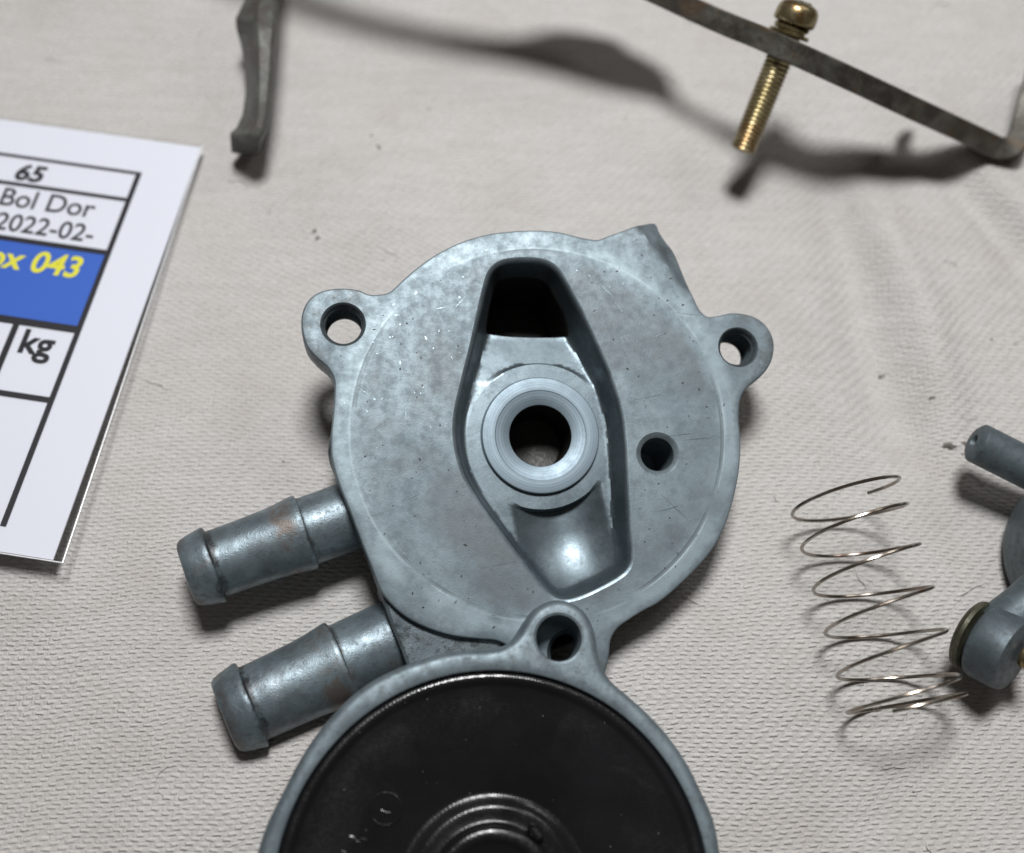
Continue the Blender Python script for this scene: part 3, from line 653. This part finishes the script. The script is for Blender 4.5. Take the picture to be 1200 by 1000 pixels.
    slab(mb, -.12, .12, -.02, .02, hz-.278, hz-.25); slab(mb, -.02, .02, -.12, .12, hz-.2765, hz-.252); mb.build("cross_recess", dark_steel, so)
bracket()

# ------------------------------------------------------------------ curved clip at the upper left
def clip():
    fr = Frame(at(300, 90, 0), np.eye(3)); o = thing("curved_clip", "dark grey curved metal clip standing on edge near the white label", "clip", fr)
    zt = 1.15
    st_ = [(-70, 300, 306, 330, 1.1), (-30, 296, 304, 328, 1.12), (-4, 289, 300, 325, 1.14), (10, 282, 298, 324, 1.15), (22, 276, 297, 323, 1.15), (34, 277, 298, 322, 1.15), (50, 282, 300, 320, 1.12), (80, 287, 301, 318, 1.05), (109, 288, 302, 315, .98), (135, 284, 301, 312, .9), (150, 277, 297, 309, .86), (156, 270, 291, 307, .84), (160, 270, 291, 305, .82)]
    mb = MB(); rings = []
    A = np.array(st_, float); t_ = np.linspace(0, len(A)-1, 60); A = np.stack([np.interp(t_, np.arange(len(A)), A[:, j]) for j in range(5)], 1)
    for y, xl, xm, xr, z in A:
        lo = z*(.45+.27*(1-min(1, max(0, (y-24)/14))+min(1, max(0, (y-146)/12))))
        pl_ = at(xl, y, lo); pm = at(xm, y, z); pr_ = at(xr, y, z-.04); bl = pl_.copy(); bl[2] = max(.06, lo-.5); vr_ = (pr_-CAM)/np.linalg.norm(pr_-CAM); br = pr_+vr_*((pr_[2]-.08)/-vr_[2])+np.array([.06, -.1, 0])
        if y > 148: k_ = min(1, (y-148)/8); bl = bl*(1-k_)+at(xl+1, y+19, lo-.35)*k_; br = br*(1-k_)+at(xr-5, y+23, max(.1, z-.6))*k_
        pm2 = pm+(pr_-pm)*.2; rings.append([p-fr.o for p in (bl, pl_, pl_*.15+pm*.85-[0, 0, .02], pm2, pr_-(pr_-pm)*.15, pr_-[0, 0, .05], br)])
    mb.ring_loft(rings, True, True, True); mb.build("clip_body", make_simple("grey_steel", (.055, .056, .05), (.10, .103, .092), .2, .5, 3, .3, (.06, .052, .045)), o, angle=35)
clip()

# ------------------------------------------------------------------ pump body at the right edge
def pump():
    fr = Frame(at(1300, 650, 0), np.eye(3)); o = thing("pump_body", "grey zinc pump body with outlet tube and brass pin at right edge", "pump body", fr)
    L = lambda p: np.array(p)-fr.o
    A = at(1141, 517, .78); B = at(1262, 578, .58); ax = (B-A)/np.linalg.norm(B-A); Ln = np.linalg.norm(B-A)
    zm = make_zinc("zinc_dark", False, .7, .35)
    mb = MB(); r = .225
    mb.revolve([(.062, .35), (.066, .02), (.078, -.002), (.17, 0), (.20, .022), (r-.004, .04), (r, .08), (r, Ln)], L(A), ax, n=48); mb.build("outlet_tube", zm, o, angle=40)
    c = at(1330, 632, 1.0); c[2] = 0; R = 1.04
    mb = MB(); mb.revolve([(R-.20, .03), (R-.05, .10), (R, .3), (R, .95), (R-.03, 1.05), (R-.12, 1.09), (.3, 1.12), (.001, 1.12)], L(c), n=96); mb.build("bowl", zm, o)
    A = at(1150, 750, .55); B = at(1190, 770, .74); ax = (B-A)/np.linalg.norm(B-A); Ln = np.linalg.norm(B-A)
    mb = MB(); mb.revolve([(.3, -.02), (.35, -.015), (.385, .015), (.395, .06), (.395, Ln*.78), (.375, Ln*.97), (.35, Ln), (.001, Ln)], L(A), ax, n=64)
    mb.build("lug_boss", zm, o, angle=40)
    P0 = at(1200, 725, .55); mb = MB(); mb.tube([L(at(1165, 742, .6)), L(at(1200, 712, .6)), L(at(1235, 690, .65)), L(at(1280, 670, .7))], [.27, .25, .32, .5], 24); mb.build("lug_arm", zm, o)
    mb = MB(); W = A-ax*.15
    mb.revolve([(.1, -.02), (.33, -.015), (.37, .01), (.385, .05), (.37, .085), (.2, .10)], L(W), ax, n=6 if False else 48)
    mb.build("lock_washer", gold if False else make_simple("olive_plating", (.06, .06, .04), (.12, .118, .085), .6, .5, 4, .1), o, angle=30)
    mb = MB(); W = B+ax*.0; mb.revolve([(.12, -.01), (.135, .02), (.13, .06), (.105, .09), (.06, .112), (.001, .117)], L(W+np.array([.09, .02, .01])), ax, n=32); mb.build("brass_pin", gold, o)
pump()

# ------------------------------------------------------------------ loose lint on the cloth
mb = MB()
for k in range(46):
    x0, y0 = rng.uniform(-6.5, 7), rng.uniform(-5, 6.5); a = rng.uniform(0, 6.28); P = []; n = 9; ln = rng.uniform(.12, .5)
    for j in range(n):
        a += rng.normal(0, .38); x0 += math.cos(a)*ln/n; y0 += math.sin(a)*ln/n
        P.append((x0, y0, float(fold(np.array([x0]), np.array([y0]))[0])+.012+.02*math.sin(j/(n-1)*math.pi)*rng.random()))
    mb.tube(P, rng.uniform(.0035, .006), 5)
tag(mb.build("lint_fibres", make_simple("lint", (.50, .48, .46), (.68, .66, .64), 0, .9), None), "fine pale lint fibres lying loose on the cloth", "lint", kind="stuff")

# ------------------------------------------------------------------ specks of dirt on the cloth
mb = MB()
for (px, py, r) in [(1040, 433, .022), (1110, 524, .05), (1116, 527, .03), (1129, 522, .025), (1127, 534, .02), (437, 166, .02), (443, 178, .022), (368, 273, .03), (371, 281, .025), (500, 130, .014), (1165, 395, .018), (1090, 470, .022), (330, 540, .014), (120, 880, .013), (1070, 930, .014)]:
    for k in range(3 if r > .02 else 1):
        c = at(px+rng.uniform(-3, 3), py+rng.uniform(-2, 2)); z = float(fold(np.array([c[0]]), np.array([c[1]]))[0])
        n = 7; a = np.linspace(0, 6.28, n, endpoint=False); rr = r*rng.uniform(.5, 1.1, n)
        mb.ring_loft([[(c[0]+q_*math.cos(g)*1.3, c[1]+q_*math.sin(g)*.8, z-.005) for q_, g in zip(rr, a)], [(c[0]+.6*q_*math.cos(g)*1.3, c[1]+.6*q_*math.sin(g)*.8, z+.018) for q_, g in zip(rr, a)]], True, False, True)
sp = mb.build("dirt_specks", make_simple("dirt", (.10, .09, .08), (.20, .18, .16), 0, .9), None)
tag(sp, "scattered dark specks of dirt lying on the pale cloth", "dirt", kind="stuff")
